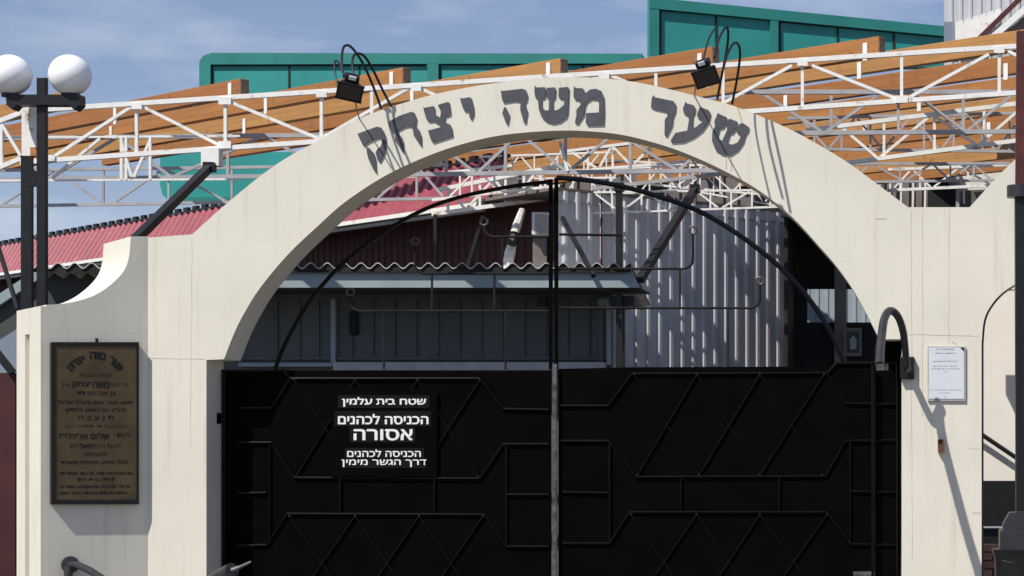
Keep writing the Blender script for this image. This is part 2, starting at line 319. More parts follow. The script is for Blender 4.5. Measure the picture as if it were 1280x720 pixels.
for cy, x0, x1 in ((591.5, 75, 164), (599, 97, 142), (608, 75, 164), (616, 75, 160)):   # illegible small latin lines: only strokes
    x = x0
    while x < x1:
        wl = rr.uniform(5, 14)
        k = x
        while k < min(x+wl, x1):
            c = WF(k, cy+rr.uniform(-.3, .3), .0408); hh = rr.uniform(2.2, 3.6)/kpx; ww = rr.choice((.6, .6, 1.3))/kpx
            b.box(c, (ww, .0008, hh), (U, NF, HZ)); 
            if rr.random() < .5: b.box(WF(k+.7, cy+rr.choice((-1.5, 0, 1.5)), .0409), (1.3/kpx, .0008, .5/kpx), (U, NF, HZ))
            k += 1.9
        x += wl+2.6
b.build('inscription', M['plaqueb'], pq)['kind'] = 'stuff'

# ------------------------------------------------------------------ steel gate
YG = .30
def G(px, py, o=0): return P(px, py, YG-o)
BW = 3.1/170
def gbar(mb, a, c, w=BW, o=.012): mb.tube([G(*a, o), G(*c, o)], w*.56, 8)
def polyline(root, name, pts, w=BW, o=.012, m='bar'):
    for a, c in zip(pts[:-1], pts[1:]):
        b = MB(); gbar(b, a, c, w, o); b.build(name, M[m], root, smooth=True)
def leaf(side):
    lab = ('left leaf of the black steel gate, with white Hebrew warning lettering' if side < 0 else
           'right leaf of the black steel gate, with diamond lattice bars and no sign')
    rt = thing('gate_leaf', lab, 'gate', G(484 if side < 0 else 912, GY-4), 'two leaves of the black gate')
    if side < 0: top = [(277, 462), (353, 461), (362, 463), (640, 464), (689, 463)]
    else: top = [(698, 461), (791, 459), (1036, 458), (1046, 452), (1126, 452)]
    xs = top[0][0], top[-1][0]
    b = MB(); b.prism([G(x, y, .0) for x, y in top]+[G(xs[1], GY-6), G(xs[0], GY-6)], (0, .012, 0)); b.build('gate_sheet', M['gate'], rt)
    hexes = []
    if side < 0:
        A = [[(297, 510), (339, 510), (363, 473)], [(353, 461), (363, 473), (600, 473), (629, 511), (686, 512)],
             [(298, 553), (339, 553), (368, 597), (600, 598), (629, 555), (686, 555)], [(298, 616), (333, 616)], [(633, 618), (686, 618)],
             [(296, 682), (333, 681), (359, 642), (606, 643), (633, 683), (686, 683)], [(337, 556), (337, 680)], [(633, 557), (633, 682)],
             [(425, 598), (425, 640)], [(543, 598), (543, 641)], [(296, 725), (333, 725), (362, 765), (606, 765), (633, 725), (686, 725)],
             [(280, 464), (280, 795)], [(280, 464), (352, 463)]]
        t1 = [368, 444, 522, 600]; b1 = [370, 446, 522, 598]; y1, y2 = 475, 596; t2 = [362, 444, 524, 604]; z1, z2 = 645, 763
        skip = (1,)
    else:
        A = [[(701, 507), (760, 507), (790, 467), (1034, 466), (1057, 504), (1121, 505)],
             [(701, 551), (761, 551), (795, 596), (1032, 595), (1057, 551), (1121, 550)], [(703, 615), (760, 616)], [(1063, 614), (1121, 615)],
             [(703, 679), (762, 679), (787, 640), (1034, 640), (1063, 680), (1121, 681)], [(762, 553), (762, 677)], [(1063, 553), (1063, 679)],
             [(851, 598), (851, 638)], [(974, 597), (974, 639)], [(703, 725), (762, 725), (790, 765), (1034, 765), (1063, 725), (1121, 725)],
             [(1034, 466), (1046, 454), (1122, 454)], [(1121, 455), (1121, 795)]]
        t1 = [793, 871, 950, 1030]; b1 = [797, 874, 950, 1028]; y1, y2 = 468, 594; t2 = [789, 871, 950, 1034]; z1, z2 = 643, 763
    for q in A: polyline(rt, 'frame_bar', q)
    for ts, bs, a, c in ((t1, b1, y1, y2), (t2, t2, z1, z2)):
        for i in range(3):
            polyline(rt, 'lattice_bar', [(ts[i], a), (bs[i+1], c)], BW*.8, .008)
            polyline(rt, 'lattice_bar', [(ts[i+1], a), (bs[i], c)], BW*.8, .011)
    for ts, yy in ((t1, y1), (b1, y2), (t2, z1)):
        for x in ts: MB().sphere(G(x, yy, .016), .010, 8, 6).build('weld_bead', M['scroll'], rt)
    # openwork above the sheet
    if side < 0:
        arc = catmull([(344, 462), (352, 440), (368, 408), (392, 370), (430, 328), (480, 290), (530, 262), (580, 245), (640, 233), (688, 227)], 5)
        post = [(688.5, 224), (688.5, 462)]; scr = [((438, 366), (690, 389)), ((519, 303), (690, 342)), ((605, 278), (690, 296))]
        stubs = [(480, 390, 462), (632, 390, 462), (540, 343, 389), (618, 343, 389), (628, 297, 342)]
        b = MB()
        b.tube([G(x, y) for x, y in arc], .016, 6); b.build('arch_rail', M['bar'], rt, smooth=True)
    else:
        arc = catmull([(696, 222), (740, 226), (790, 236), (840, 251), (880, 267), (930, 298), (975, 334), (1010, 372), (1035, 410), (1050, 440), (1056, 454)], 5)
        post = [(695.5, 222), (695.5, 462)]; scr = [((950, 352), (699, 385)), ((866, 289), (699, 336)), ((775, 235), (699, 293))]
        stubs = [(910, 383, 458), (776, 293, 335), (765, 386, 458), (850, 338, 384)]
        b = MB(); b.tube([G(x, y) for x, y in arc], .019, 6); b.build('arch_rail', M['bar'], rt, smooth=True)
    b = MB(); b.bar(G(*post[0]), G(*post[1]), .027, .022, (0, 1, 0)); b.build('upright', M['gate'], rt)
    for i, ((ex, ey), (ix, iy)) in enumerate(scr):
        s = 1 if side > 0 else -1
        if i == 2 and side > 0:
            polyline(rt, 'scroll_bar', [(775, 294), (699, 293)], .018, 0); continue
        pts = catmull([(ex, ey+4), (ex, iy-12), (ex-s*3, iy-4), (ex-s*11, iy), (ex-s*20, iy)], 4)+[(ix, iy)]
        b = MB(); b.tube([G(x, y) for x, y in pts], .010, 6); b.build('scroll_bar', M['scroll'], rt, smooth=True)
        b = MB(); ring = [G(ex+4.6*math.cos(a*math.pi/8), ey-1+4.6*math.sin(a*math.pi/8)) for a in range(17)]
        b.tube(ring, .0085, 6, False); b.build('ring', M['brassy'], rt, smooth=True)
    for x, a, c in stubs:
        b = MB(); b.bar(G(x, a), G(x, c), .014, .014, (0, 1, 0)); b.build('stub_bar', M['scroll'], rt)
    return rt
M['brassy'] = mat('dull_brass_ring', (.07, .06, .045), .5, var=.2)
lf = leaf(-1); rf = leaf(1)
b = MB(); b.bar(G(693.5, 455, .03), G(693.5, 795, .03), .032, .03, (0, 1, 0)); b.build('closing_post', M['greybar'], rf)  # lighter grey than the gate: the sunlit look is in the colour
b = MB(); b.tube([G(1091, 455, .06), G(1091, 795, .06)], .019, 10); b.build('drop_bolt', M['bar'], rf, smooth=True)
b = MB(); b.box(G(1080, 717, .05), (.16, .05, .03)); b.build('bolt_bracket', M['greybar'], rf)
b = MB(); b.box(G(268, 550, .05), (.05, .10, .29)); b.box(G(272, 523, .05), (.03, .08, .08)); b.build('hinge', M['bar'], lf)
b = MB(); b.prism([G(1098, 426, -.02), G(1127, 424, -.02), G(1127, 455, -.02), G(1103, 455, -.02)], (0, .02, 0)); b.build('top_plate', M['gate'], rf)
# right leaf of pocket: gate sign strips
lines = [('שטח בית עלמין', 480, 502.5, 105, 12, .04, (422, 494, 537, 510)), ('הכניסה לכהנים', 479, 524, 113, 13, .04, (418, 514, 539, 533)),
         ('אסורה', 479, 543.5, 74, 14, .045, (437, 534, 519, 553)), ('הכניסה לכהנים', 480, 566.5, 92, 9.5, .03, (431, 560, 530, 573)),
         ('דרך הגשר מימין', 480, 579, 106, 9.5, .03, (427, 573.5, 533, 585))]
MB().prism([G(x, y, .028) for x, y in ((414, 486), (546, 486), (546, 596), (414, 596))], (0, .005, 0)).build('sign_plate', M['gate'], lf)
for s, cx, cy, wp, hp, bd, r in lines:
    b = MB(); b.prism([G(r[0], r[1], .031), G(r[2], r[1], .031), G(r[2], r[3], .031), G(r[0], r[3], .031)], (0, .0025, 0)); st = b.build('sign_strip', M['signb'], lf)
    b = MB(); k = (D+YG)/F; put_text(b, s, G(cx, cy, .0325), (1, 0, 0), (0, 0, 1), wp*k, hp*k, bd)
    o = b.build('lettering', M['signw'], st)
    o.matrix_parent_inverse = Matrix.Identity(4); o['kind'] = 'stuff'

# ------------------------------------------------------------------ things fixed to the gateway
nb = thing('notice_frame', 'small white printed notice in a thin frame on the right gate pillar', 'notice', P(1184, 500))
MB().prism([P(1159.5, 433, -.018), P(1207, 433, -.018), P(1207, 501, -.018), P(1159.5, 501, -.018)], (0, .0175, 0)).build('backing_board', M['frame2'] if 'frame2' in M else M['galv_shade'], nb)
MB().prism([P(1161, 434.5, -.0215), P(1205, 434.5, -.0215), P(1205, 498.5, -.0215), P(1161, 498.5, -.0215)], (0, .003, 0)).build('paper_sheet', M['paper'], nb)
b = MB()
def strokes(x0, x1, cy, h, dens=1.0):
    x = x0
    while x < x1:
        ww = rr.uniform(.5, 1.1); hh = h*rr.uniform(.5, 1)
        b.box(P(x, cy+rr.uniform(-.2, .2), -.0222), (ww/170, .0006, hh/170)); x += rr.choice((1.3, 1.3, 1.5, 2.4))
for x0, x1, cy, h in ((1171, 1193, 436.5, 2.2), (1170, 1194, 441.5, 1.6), (1167, 1197, 451.5, 1.4), (1167, 1197, 457.5, 1.0), (1165, 1200, 461, 1.2), (1180, 1184, 464.5, 1.0), (1163, 1202, 487.5, 1.1), (1174, 1190, 491, 1.4), (1181, 1184, 496.5, 1.6)):
    strokes(x0, x1, cy, h)
b.build('printed_text', M['ink'], nb)['kind'] = 'stuff'
b = MB(); b.prism([P(1200, 434.5, -.0225), P(1205, 434.5, -.0225), P(1205, 439.5, -.0225)], (0, .0006, 0)); b.build('torn_corner', M['frame'], nb)

db = thing('bell_box', 'small terracotta coloured bell box on the right gate pillar below the notice', 'bell', P(1176, 566))
MB().box(P(1176, 557.5, -.022), (.047, .044, .10)).build('housing', M['copper'], db, bevel=.008)
MB().box(P(1175.5, 552, -.05), (.026, .014, .03)).build('push_button', M['frame'], db, bevel=.003)

hk = thing('bent_pipe', 'dark grey pipe bent like an upside down U on the right gate pillar', 'pipe', P(1134, 474))
MB().box(P(1134, 460, -.026), (.105, .05, .165)).build('mount_box', M['frame'], hk, bevel=.006)
hp = catmull([(1134, 461, -.08), (1134, 460, -.22), (1132.5, 447, -.27), (1129, 415, -.34), (1122, 395, -.40), (1112.5, 388.5, -.45), (1105.5, 398, -.54), (1102, 420, -.68), (1100, 440, -.8), (1099.5, 456, -.9)], 6)
MB().tube([P(*q) for q in hp], [.025]*8+[.025+.008*i/(len(hp)-8) for i in range(len(hp)-8)], 12).build('curved_pipe', M['pipe'], hk, smooth=True)
MB().tube([P(1102.5, 455, -.9), P(1102.5, 463, -.9)], .042, 12).build('end_collar', M['greybar'], hk, smooth=True)

def flood(body, side):
    if side < 0:
        rt = thing('floodlight', 'black floodlight with looping cables on the left slope of the arch', 'floodlight', P(448, 147), 'floodlights on the arch')
        c = P(437, 112, -.50); R = Matrix.Rotation(math.radians(10), 3, 'Y') @ Matrix.Rotation(math.radians(22), 3, 'Z')
    else:
        rt = thing('floodlight', 'black floodlight with looping cables on the right slope of the arch', 'floodlight', P(905, 128), 'floodlights on the arch')
        c = P(884, 94, -.58); R = Matrix.Rotation(math.radians(-14), 3, 'Y') @ Matrix.Rotation(math.radians(-12), 3, 'Z')
    R = Matrix.Rotation(0, 3, 'X') @ R.transposed() if False else R
    tl = Matrix.Rotation(math.radians(28), 3, 'X')
    R = R @ tl
    ax = (R @ Vector((1, 0, 0)), R @ Vector((0, 1, 0)), R @ Vector((0, 0, 1)))
    # housing: tapered box
    wv, hv = .165, .115
    fr = [c+ax[0]*(sx*wv/2)+ax[2]*(sz*hv/2)-ax[1]*.045 for sx, sz in ((-1, -1), (1, -1), (1, 1), (-1, 1))]
    bk = [c+ax[0]*(sx*wv*.36)+ax[2]*(sz*hv*.36)+ax[1]*.065 for sx, sz in ((-1, -1), (1, -1), (1, 1), (-1, 1))]
    MB().add(fr+bk, [(0, 1, 2, 3), (7, 6, 5, 4), (0, 4, 5, 1), (1, 5, 6, 2), (2, 6, 7, 3), (3, 7, 4, 0)]).build('housing', M['black'], rt, bevel=.005)
    for sx, sz, a, h in ((0, 1, wv+.02, .014), (0, -1, wv+.02, .014), (1, 0, .014, hv-.01), (-1, 0, .014, hv-.01)):
        MB().box(c+ax[0]*(sx*wv/2)+ax[2]*(sz*hv/2)-ax[1]*.05, (a, .018, h), ax).build('bezel', M['black'], rt)
    MB().box(c-ax[1]*.052, (wv-.015, .006, hv-.015), ax).build('glass', M['lens'], rt)
    MB().box(c+ax[2]*.085+ax[1]*.01, (.10, .07, .05), ax).build('gear_box', M['black'], rt, bevel=.006)
    MB().box(c+ax[2]*.100-ax[1]*.03, (.048, .012, .026), ax).build('painted_highlight', M['signw'], rt)  # white plate painting in the highlight on the body
    cab = MB()
    if side < 0:
        paths = [[(476.5, 136, .02), (468, 112, -.08), (456, 84, -.17), (445, 66, -.23), (436, 57, -.26), (429, 60, -.32), (427, 78, -.42), (430, 95, -.5)],
                 [(489, 133, .02), (478, 112, -.08), (465, 85, -.15), (455, 70, -.21), (446, 67, -.25), (441, 73, -.32), (441, 88, -.42), (444, 106, -.5)],
                 [(423, 112, -.5), (419, 92, -.42), (418, 80, -.36), (421, 76, -.33), (426, 84, -.40), (430, 97, -.5)],
                 [(443, 122, -.48), (446, 136, -.25), (449, 148, 0)]]
    else:
        paths = [[(896.5, 124, .02), (903, 90, -.12), (909, 58, -.24), (910, 38, -.31), (906, 35, -.34), (898, 50, -.42), (893, 72, -.56)],
                 [(915, 130, .02), (921, 100, -.1), (925, 70, -.2), (923, 56, -.26), (917, 54.5, -.32), (909, 68, -.45), (903, 90, -.56)],
                 [(893, 36, -.33), (887, 46, -.38), (882, 62, -.47), (878, 80, -.57)],
                 [(870, 102, -.56), (869, 112, -.28), (868, 120, 0)]]
    rad = [.0095, .0095, .007, .005]
    for q, r_ in zip(paths, rad):
        MB().tube([P(*z) for z in catmull(q, 6)], r_, 7).build('cable', M['black'], rt, smooth=True)
    return rt
flood(None, -1); flood(None, 1)

# bracket lamps at the lower left
bl = thing('wall_spotlight', 'black tube spotlight on the left pier below the bronze plaque', 'spotlight', WF(87, 705, 0), 'black tube spotlights')
MB().tube([WF(88, 706, 0), WF(88, 706, .06)], .062, 16).build('wall_rose', M['pipe'], bl, smooth=True)
MB().tube([WF(88, 706, .05), WF(97, 706, .14), WF(112, 713, .30), WF(132, 726, .5)], .026, 12).build('arm', M['pipe'], bl, smooth=True)
MB().tube([WF(86, 708, .05), WF(85, 725, .06), WF(84, 745, .06)], .03, 10).build('drop_pipe', M['pipe'], bl, smooth=True)
b2 = thing('wall_spotlight', 'black tube spotlight pointing up in front of the left gate leaf bottom', 'spotlight', P(262, 724, -.4), 'black tube spotlights')
MB().tube([P(255, 730, -.25), P(275, 720, -.4), P(290, 713, -.5)], [.03, .05, .055], 12).build('head', M['pipe'], b2, smooth=True)
MB().tube([P(290, 713, -.5), P(302, 708, -.5), P(314, 702, -.5)], [.022, .012, .008], 8).build('nozzle', M['greybar'], b2, smooth=True)
MB().tube([P(262, 745, -.25), P(262, 726, -.3)], .02, 8).build('stand', M['pipe'], b2, smooth=True)

# ------------------------------------------------------------------ lamp post and pole behind the pier
YL = 1.3
lp = thing('double_street_lamp', 'black post lamp with two white globes on a cross arm behind the left pier', 'street lamp', (P(53, 100, YL).x, YL, 0))
a = P(53, 97, YL); MB().box((a.x, YL, a.z/2), (.076, .05, a.z)).build('post', M['black'], lp, bevel=.006)
b = MB(); q = [(7, 118), (99, 118), (99, 131), (92, 137), (86, 131), (20, 131), (15, 137), (8, 131)]
b.prism([P(x, y, YL-.06) for x, y in q], (0, .12, 0)); b.build('cross_arm', M['black'], lp)
for gx, gy in ((13, 94), (87.5, 94)):
    MB().sphere(P(gx, gy, YL), 25.6*(D+YL)/F).build('globe', M['globe'], lp, smooth=True)
    MB().tube([P(gx, 113, YL), P(gx, 121, YL)], .07, 14).build('globe_seat', M['black'], lp, smooth=True)
pp = thing('square_pole', 'square pole, white at the top and black below, beside the two-globe lamp', 'pole', (P(34, 100, YL+.3).x, YL+.3, 0))
a = P(34, 195, YL+.3); MB().box((a.x, YL+.3, a.z/2), (.088, .04, a.z)).build('black_shaft', M['black'], pp)
MB().prism([P(x, y, YL+.28) for x, y in ((27, 135), (47, 132), (47, 195), (27, 195))], (0, .09, 0)).build('white_column', M['white'], pp)
MB().box(P(44, 190, YL+.25), (.06, .05, .07)).build('wood_block', M['wood'], pp)
MB().box(P(44, 224, YL+.2), (.11, .05, .12)).build('clamp_plate', M['black'], pp)

# ------------------------------------------------------------------ wooden roof beams
YT = 4.5; BD = Vector((-.78, .626, 0)).normalized(); BN = Vector((-BD.y, BD.x, 0))   # BN points left-front? fixed below
if BN.y > 0: BN = -BN
ends = [(88, 112), (300, 98), (503, 84), (700, 72.5), (890, 58), (1098, 45), (1302, 33)]
names = ['wooden roof beam ending behind the two-globe lamp cross arm', 'wooden roof beam with its cut end just above the left corner of the long green panel',
         'wooden roof beam whose cut end stands right of the left floodlight', 'wooden roof beam whose cut end rises above the middle of the arch',
         'wooden roof beam whose weathered end is behind the right floodlight', 'wooden roof beam whose cut end lies against the right green panel',
         'uppermost wooden roof beam running under the corrugated wall at top right']
pts = [P(x, y, YT) for x, y in ends]
for i in range(20): 
    q = pts[6] + Vector((1.53*(i+1), 0, -.012*(i+1))); pts.append(q)
for i, p in enumerate(pts):
    hgt, wd = (.160 if i < 4 else .192), .10; L_ = (11.5 if i < 3 else 14.5)-YT*0; 
    ln = (11.0, 11.0, 11.2, 11.2, 11.4, 11.6, 12)[i] if i < 7 else (14.5 if i < 9 else 18)
    lab = names[i] if i < len(names) else 'orange wooden roof beam lower in the dense stack of beams behind the right half of the arch'
    rt = thing('roof_beam', lab, 'beam', p-Vector((0, 0, hgt)), 'orange wooden roof beams')
    c = p + BD*(ln/2) - BN*(wd/2) - Vector((0, 0, hgt/2))
    # slim fillets of sapwood: separate laminations recessed joints
    nl = 1
    o = MB().box((0, 0, 0), (ln, wd, hgt)).build('timber', M['wood%d' % (i % 3)], rt, bevel=.004)
    rot = Matrix((BD, -BN, Vector((0, 0, 1)))).transposed()
    o.matrix_parent_inverse = Matrix.Identity(4)
    o.location = c - rt.location; o.rotation_euler = rot.to_euler()
    if i < 7:
        e = MB().box((0, 0, 0), (.006, wd-.012, hgt-.012)).build('cut_end', M['block'], rt); e.matrix_parent_inverse = Matrix.Identity(4)
        e.location = p - BD*.0035 - BN*(wd/2) - Vector((0, 0, hgt/2)) - rt.location; e.rotation_euler = rot.to_euler()
    for sb_ in ((.16, 2.3, 5.4) if i < 8 else (2.3, 5.4, 8.2)):
        br = p + BD*sb_ + BN*.008; br.z = p.z-hgt*(.70 if sb_ < 1 else .85)
        MB().box(br, (.055, .012, .17), (BD, BN, Vector((0, 0, 1)))).build('bracket', M['white'], rt)

# ------------------------------------------------------------------ steel trusses
def truss(label, y, top, bot, nodes, posts, m='white', w=.045, wd=.03, group='white steel roof trusses', name='steel_truss'):
    """top/bot: ((x0,y0),(x1,y1)) chord end pixels; nodes: [(x,'t'|'b')]"""
    def at(c, x):
        (x0, y0), (x1, y1) = c; return y0+(y1-y0)*(x-x0)/(x1-x0)
    yf = y if callable(y) else (lambda x: y)
    rt = thing(name, label, 'truss', P(bot[0][0], bot[0][1], yf(bot[0][0])), group)
    for c in (top, bot):
        if c is None: continue
        MB().bar(P(*c[0], yf(c[0][0])), P(*c[1], yf(c[1][0])), w, w).build('chord', M[m], rt)
    pt = lambda x, s: P(x, at(top if s == 't' else bot, x), yf(x))
    for (x0, s0), (x1, s1) in zip(nodes[:-1], nodes[1:]):
        a, c = pt(x0, s0), pt(x1, s1); d = (c-a).normalized()
        MB().bar(a+d*.03, c-d*.03, wd, wd).build('diagonal', M[m], rt)
    for x in posts:
        MB().bar(pt(x, 't'), pt(x, 'b'), wd*.99, wd*1.02).build('post', M[m], rt)
    return rt
nd = [(60, 'b'), (171, 't'), (282, 'b')]
truss('long white truss carrying the cut beam ends across the whole photo', YT-.07, ((26, 139), (1330, 54)), ((26, 203), (1330, 112)),
      [(60, 'b'), (171, 't'), (282, 'b')], [171, 282, 402, 465, 755, 820, 904, 1003, 1127, 1249, 1290])
rt = [o for o in S.objects if o.name == 'steel_truss'][0]
def extra(root, segs, y, m='white', w=.03):
    for a, c in segs:
        MB().bar(P(*a, y), P(*c, y), w, w).build('diagonal', M[m], root)
extra(rt, [((284, 126), (398, 173)), ((404, 172), (515, 108)), ((520, 108), (630, 158)), ((640, 158), (752, 93)), ((760, 93), (876, 142)), ((884, 140), (990, 82)), ((1015, 82), (1122, 124)), ((1134, 123), (1236, 68)), ((1260, 64), (1330, 100))], YT-.07)
for i_, (x_, s_) in enumerate(((171, 't'), (402, 't'), (520, 't'), (755, 't'), (880, 'b'), (1003, 't'), (1249, 't'), (640, 'b'), (62, 'b'))):
    yy_ = (139-(x_-26)*85/1304) if s_ == 't' else (203-(x_-26)*91/1304)
    MB().box(P(x_, yy_+(3 if s_ == 't' else -3), YT-.105), (.10, .010, .06)).build('gusset_plate', M['white'], rt)
# bolt plates on the long truss
for x, y in ((281, 181), (281, 126), (1127, 124), (402, 174)):
    MB().box(P(x, y, YT-.10), (.12, .012, .07)).build('gusset_plate', M['white'], rt)
MB().box(P(265, 197, YT-.12), (.17, .12, .17)).build('junction_box', M['white'], rt)
tl = truss('short steep truss end at far left beyond the square pole', YT+.3, ((-30, 163), (27, 141)), ((-30, 222), (27, 198)), [(0, 't'), (28, 'b')], [2])
t2 = truss('grey level truss seen under the long one, left of the arch and through it', 6.6, ((-20, 173), (905, 164)), ((-20, 225), (905, 213)),
      [(-10, 'b'), (60, 'b'), (147, 't'), (215, 'b'), (330, 't'), (420, 'b'), (532, 't'), (596, 'b'), (650, 't'), (709, 'b'), (770, 't'), (848, 'b'), (900, 't')], [152, 285, 420, 558, 632, 707, 788], 'galv_shade')  # white steel in shade, painted grey
extra(t2, [((710, 214), (700, 177)),], 6.58, 'white')
t3 = truss('low grey truss crossing in front of the red roof', 7.9, ((-20, 213), (560, 206)), ((-20, 258), (560, 248)),
      [(0, 'b'), (70, 't'), (127, 'b'), (140, 'b'), (205, 't'), (285, 'b'), (380, 't'), (470, 'b'), (520, 't'), (556, 'b')], [129, 211, 290, 430, 521], 'galv_shade', .035, .025)
t4 = truss('grey level truss above the notch between the two arches', 6.0, ((930, 115), (1330, 115)), ((930, 167), (1330, 164)),
      [(950, 't'), (1030, 'b'), (1104, 't'), (1140, 't'), (1207, 'b'), (1270, 't'), (1320, 'b')], [1039, 1123, 1204], 'galv_shade')
t5 = truss('white truss rising to the right just above the notch', 6.9, ((1008, 163), (1330, 122)), ((1040, 206), (1330, 168)),
      [(1050, 't'), (1098, 'b'), (1165, 't'), (1222, 'b'), (1285, 't')], [1105, 1168, 1230, 1290])
t6 = truss('thin grey truss lowest above the notch', 8.5, ((1040, 205), (1262, 204)), ((1050, 228), (1262, 225)),
      [(1060, 'b'), (1090, 't'), (1130, 'b'), (1165, 't'), (1188, 'b'), (1215, 't'), (1240, 'b')], [1072, 1125, 1188, 1217], 'galv_shade', .03, .022)
truss('white bottom rail truss in front of the dark doorway above the notch', 9.2, ((1110, 212), (1262, 206)), ((1110, 238), (1262, 231)), [(1115, 'b'), (1140, 't'), (1165, 'b'), (1200, 't'), (1240, 'b')], [1125, 1150, 1210], 'white', .035, .022)
t7 = truss('slanting white truss with wrapped ends beside the gate centre posts', 8.3, ((545, 238), (705, 206)), ((540, 268), (705, 245)),
      [(560, 't'), (582, 'b'), (618, 't'), (640, 'b'), (672, 't'), (690, 'b')], [560, 600, 632, 655, 676], 'white', .045, .028)
t8 = truss('white truss in front of the grey shed top', 7.6, ((700, 241), (990, 237)), ((700, 268), (990, 258)),
      [(705, 'b'), (742, 't'), (775, 'b'), (810, 't'), (835, 'b'), (870, 't'), (900, 'b'), (940, 't'), (985, 'b')], [719, 765, 802, 832, 868, 888, 914, 940, 963, 984], 'white', .022, .02)
truss('white truss just under the arch crown on the right', 7.2, ((700, 190), (830, 174)), ((740, 212), (930, 196)), [(712, 't'), (748, 'b'), (765, 't'), (790, 'b'), (822, 't')], [735, 766, 812], 'white', .03, .025)
truss('blue grey bottom chord truss near the arch right haunch', 7.0, ((835, 180), (990, 186)), ((740, 236), (1000, 206)), [(850, 't'), (880, 'b'), (920, 't')], [860, 905], 'galv_shade', .04, .022)
truss('white truss with clutter left of the gate centre', 7.5, ((500, 222), (640, 207)), ((540, 250), (700, 232)), [(560, 'b'), (596, 't'), (625, 'b'), (655, 'b'), (685, 'b')], [575, 590, 618], 'white', .03, .02)

# more thin members seen through the arch crown
truss('thin white lattice truss behind the gate top centre', 8.8, ((600, 196), (770, 190)), ((600, 224), (770, 222)), [(600, 't'), (625, 'b'), (650, 't'), (675, 'b'), (700, 't'), (725, 'b'), (750, 't')], [612, 640, 668, 697, 730, 758], 'white', .022, .016)
truss('thin white lattice truss above the grey shed roof', 9.0, ((760, 200), (960, 212)), ((760, 226), (985, 246)), [(780, 'b'), (812, 't'), (845, 'b'), (880, 't'), (915, 'b'), (945, 't')], [795, 826, 850, 875, 900, 925], 'white', .022, .018)

truss('small white lattice truss right of the gate top posts', 8.6, ((700, 214), (880, 206)), ((700, 246), (880, 236)), [(705, 'b'), (728, 't'), (752, 'b'), (775, 't'), (800, 'b'), (825, 't'), (850, 'b'), (875, 't')], [716, 740, 763, 788, 812, 838, 862], 'white', .022, .017)
truss('small white lattice truss above the grey wall at the arch right haunch', 9.4, ((850, 214), (1000, 222)), ((850, 236), (1000, 262)), [(855, 'b'), (880, 't'), (905, 'b'), (930, 't'), (955, 'b'), (980, 't')], [866, 892, 918, 942, 968], 'white', .02, .016)
truss('grey lattice truss low behind the right half of the long truss', 7.6, ((985, 148), (1330, 140)), ((985, 186), (1330, 190)), [(1000, 't'), (1035, 'b'), (1070, 't'), (1104, 'b'), (1140, 't'), (1175, 'b'), (1210, 't'), (1245, 'b'), (1280, 't')], [1018, 1052, 1088, 1155, 1192, 1228, 1262], 'galv_shade', .032, .024)
truss('rising white truss near the lamp, behind the left half of the long truss', 5.6, ((-20, 172), (300, 170)), ((-20, 226), (300, 224)), [(62, 'b'), (128, 't'), (150, 't'), (166, 'b'), (190, 't')], [152, 158, 188], 'white', .02, .028)
# struts and poles
def pole(name, label, cat, a, c, y0, y1, r, m, square=False, collar=None):
    A, C = P(*a, y0), P(*c, y1)
    rt = thing(name, label, cat, C)
    if square: MB().bar(A, C, r*2, r*2).build('shaft', M[m], rt)
    else: MB().tube([A, C], r, 10).build('shaft', M[m], rt, smooth=True)
    if collar: MB().box(A, (.10, .10, .09)).build('head_plate', M['black'], rt)
    return rt
pole('diagonal_strut', 'black slanting strut above the left shoulder of the gateway', 'strut', (262, 209), (150, 318), YT-.2, 2.6, .035, 'black', True, True)
pole('diagonal_strut', 'black slanting strut in front of the grey corrugated shed', 'strut', (869, 236), (800, 350), 6.4, 5.0, .036, 'black', True, True)
pole('diagonal_strut', 'thin dark strut leaning right behind the gate centre', 'strut', (703, 272), (742, 345), 7.2, 5.7, .02, 'black', True)
pole('upright_post', 'thick black upright post behind the right gate leaf top', 'post', (774, 234), (774, 460), 6.3, 6.25, .033, 'black', True, True)
pole('thin_post', 'thin dark post below the red roof gutter', 'post', (544, 268), (545, 345), 7.7, 7.7, .02, 'black', True)
pole('thin_post', 'thin dark slanting post below the red roof gutter', 'post', (604, 270), (584, 335), 7.7, 7.7, .02, 'black', True)
wp = thing('wrapped_pole', 'white cloth-wrapped leaning pole above the wavy roof edge', 'pole', P(634, 334, 7.4))
q = [P(633, 338, 6.9), P(637, 318, 7.0), P(641, 300, 7.1), P(645, 285, 7.2), P(653, 262, 7.3)]
MB().tube(q, [.052, .06, .045, .05, .035], 7).build('wrapping', M['cloth'], wp)
MB().tube([P(640, 305, 6.95), P(643, 292, 7.0)], .062, 9).build('dark_band', M['black'], wp)
mb_ = thing('meter_box', 'pale grey meter box fixed beside the gate centre posts', 'box', P(668, 293, 7.8))
MB().box(P(678, 280, 7.7), (.22, .12, .26)).build('cabinet', M['paper'], mb_, bevel=.01)
MB().box(P(676, 315, 7.85), (.16, .14, .45)).build('stand', M['brownsheet'], mb_)
MB().box(P(678, 280, 7.63), (.17, .01, .21)).build('cover', M['galv_shade'], mb_)

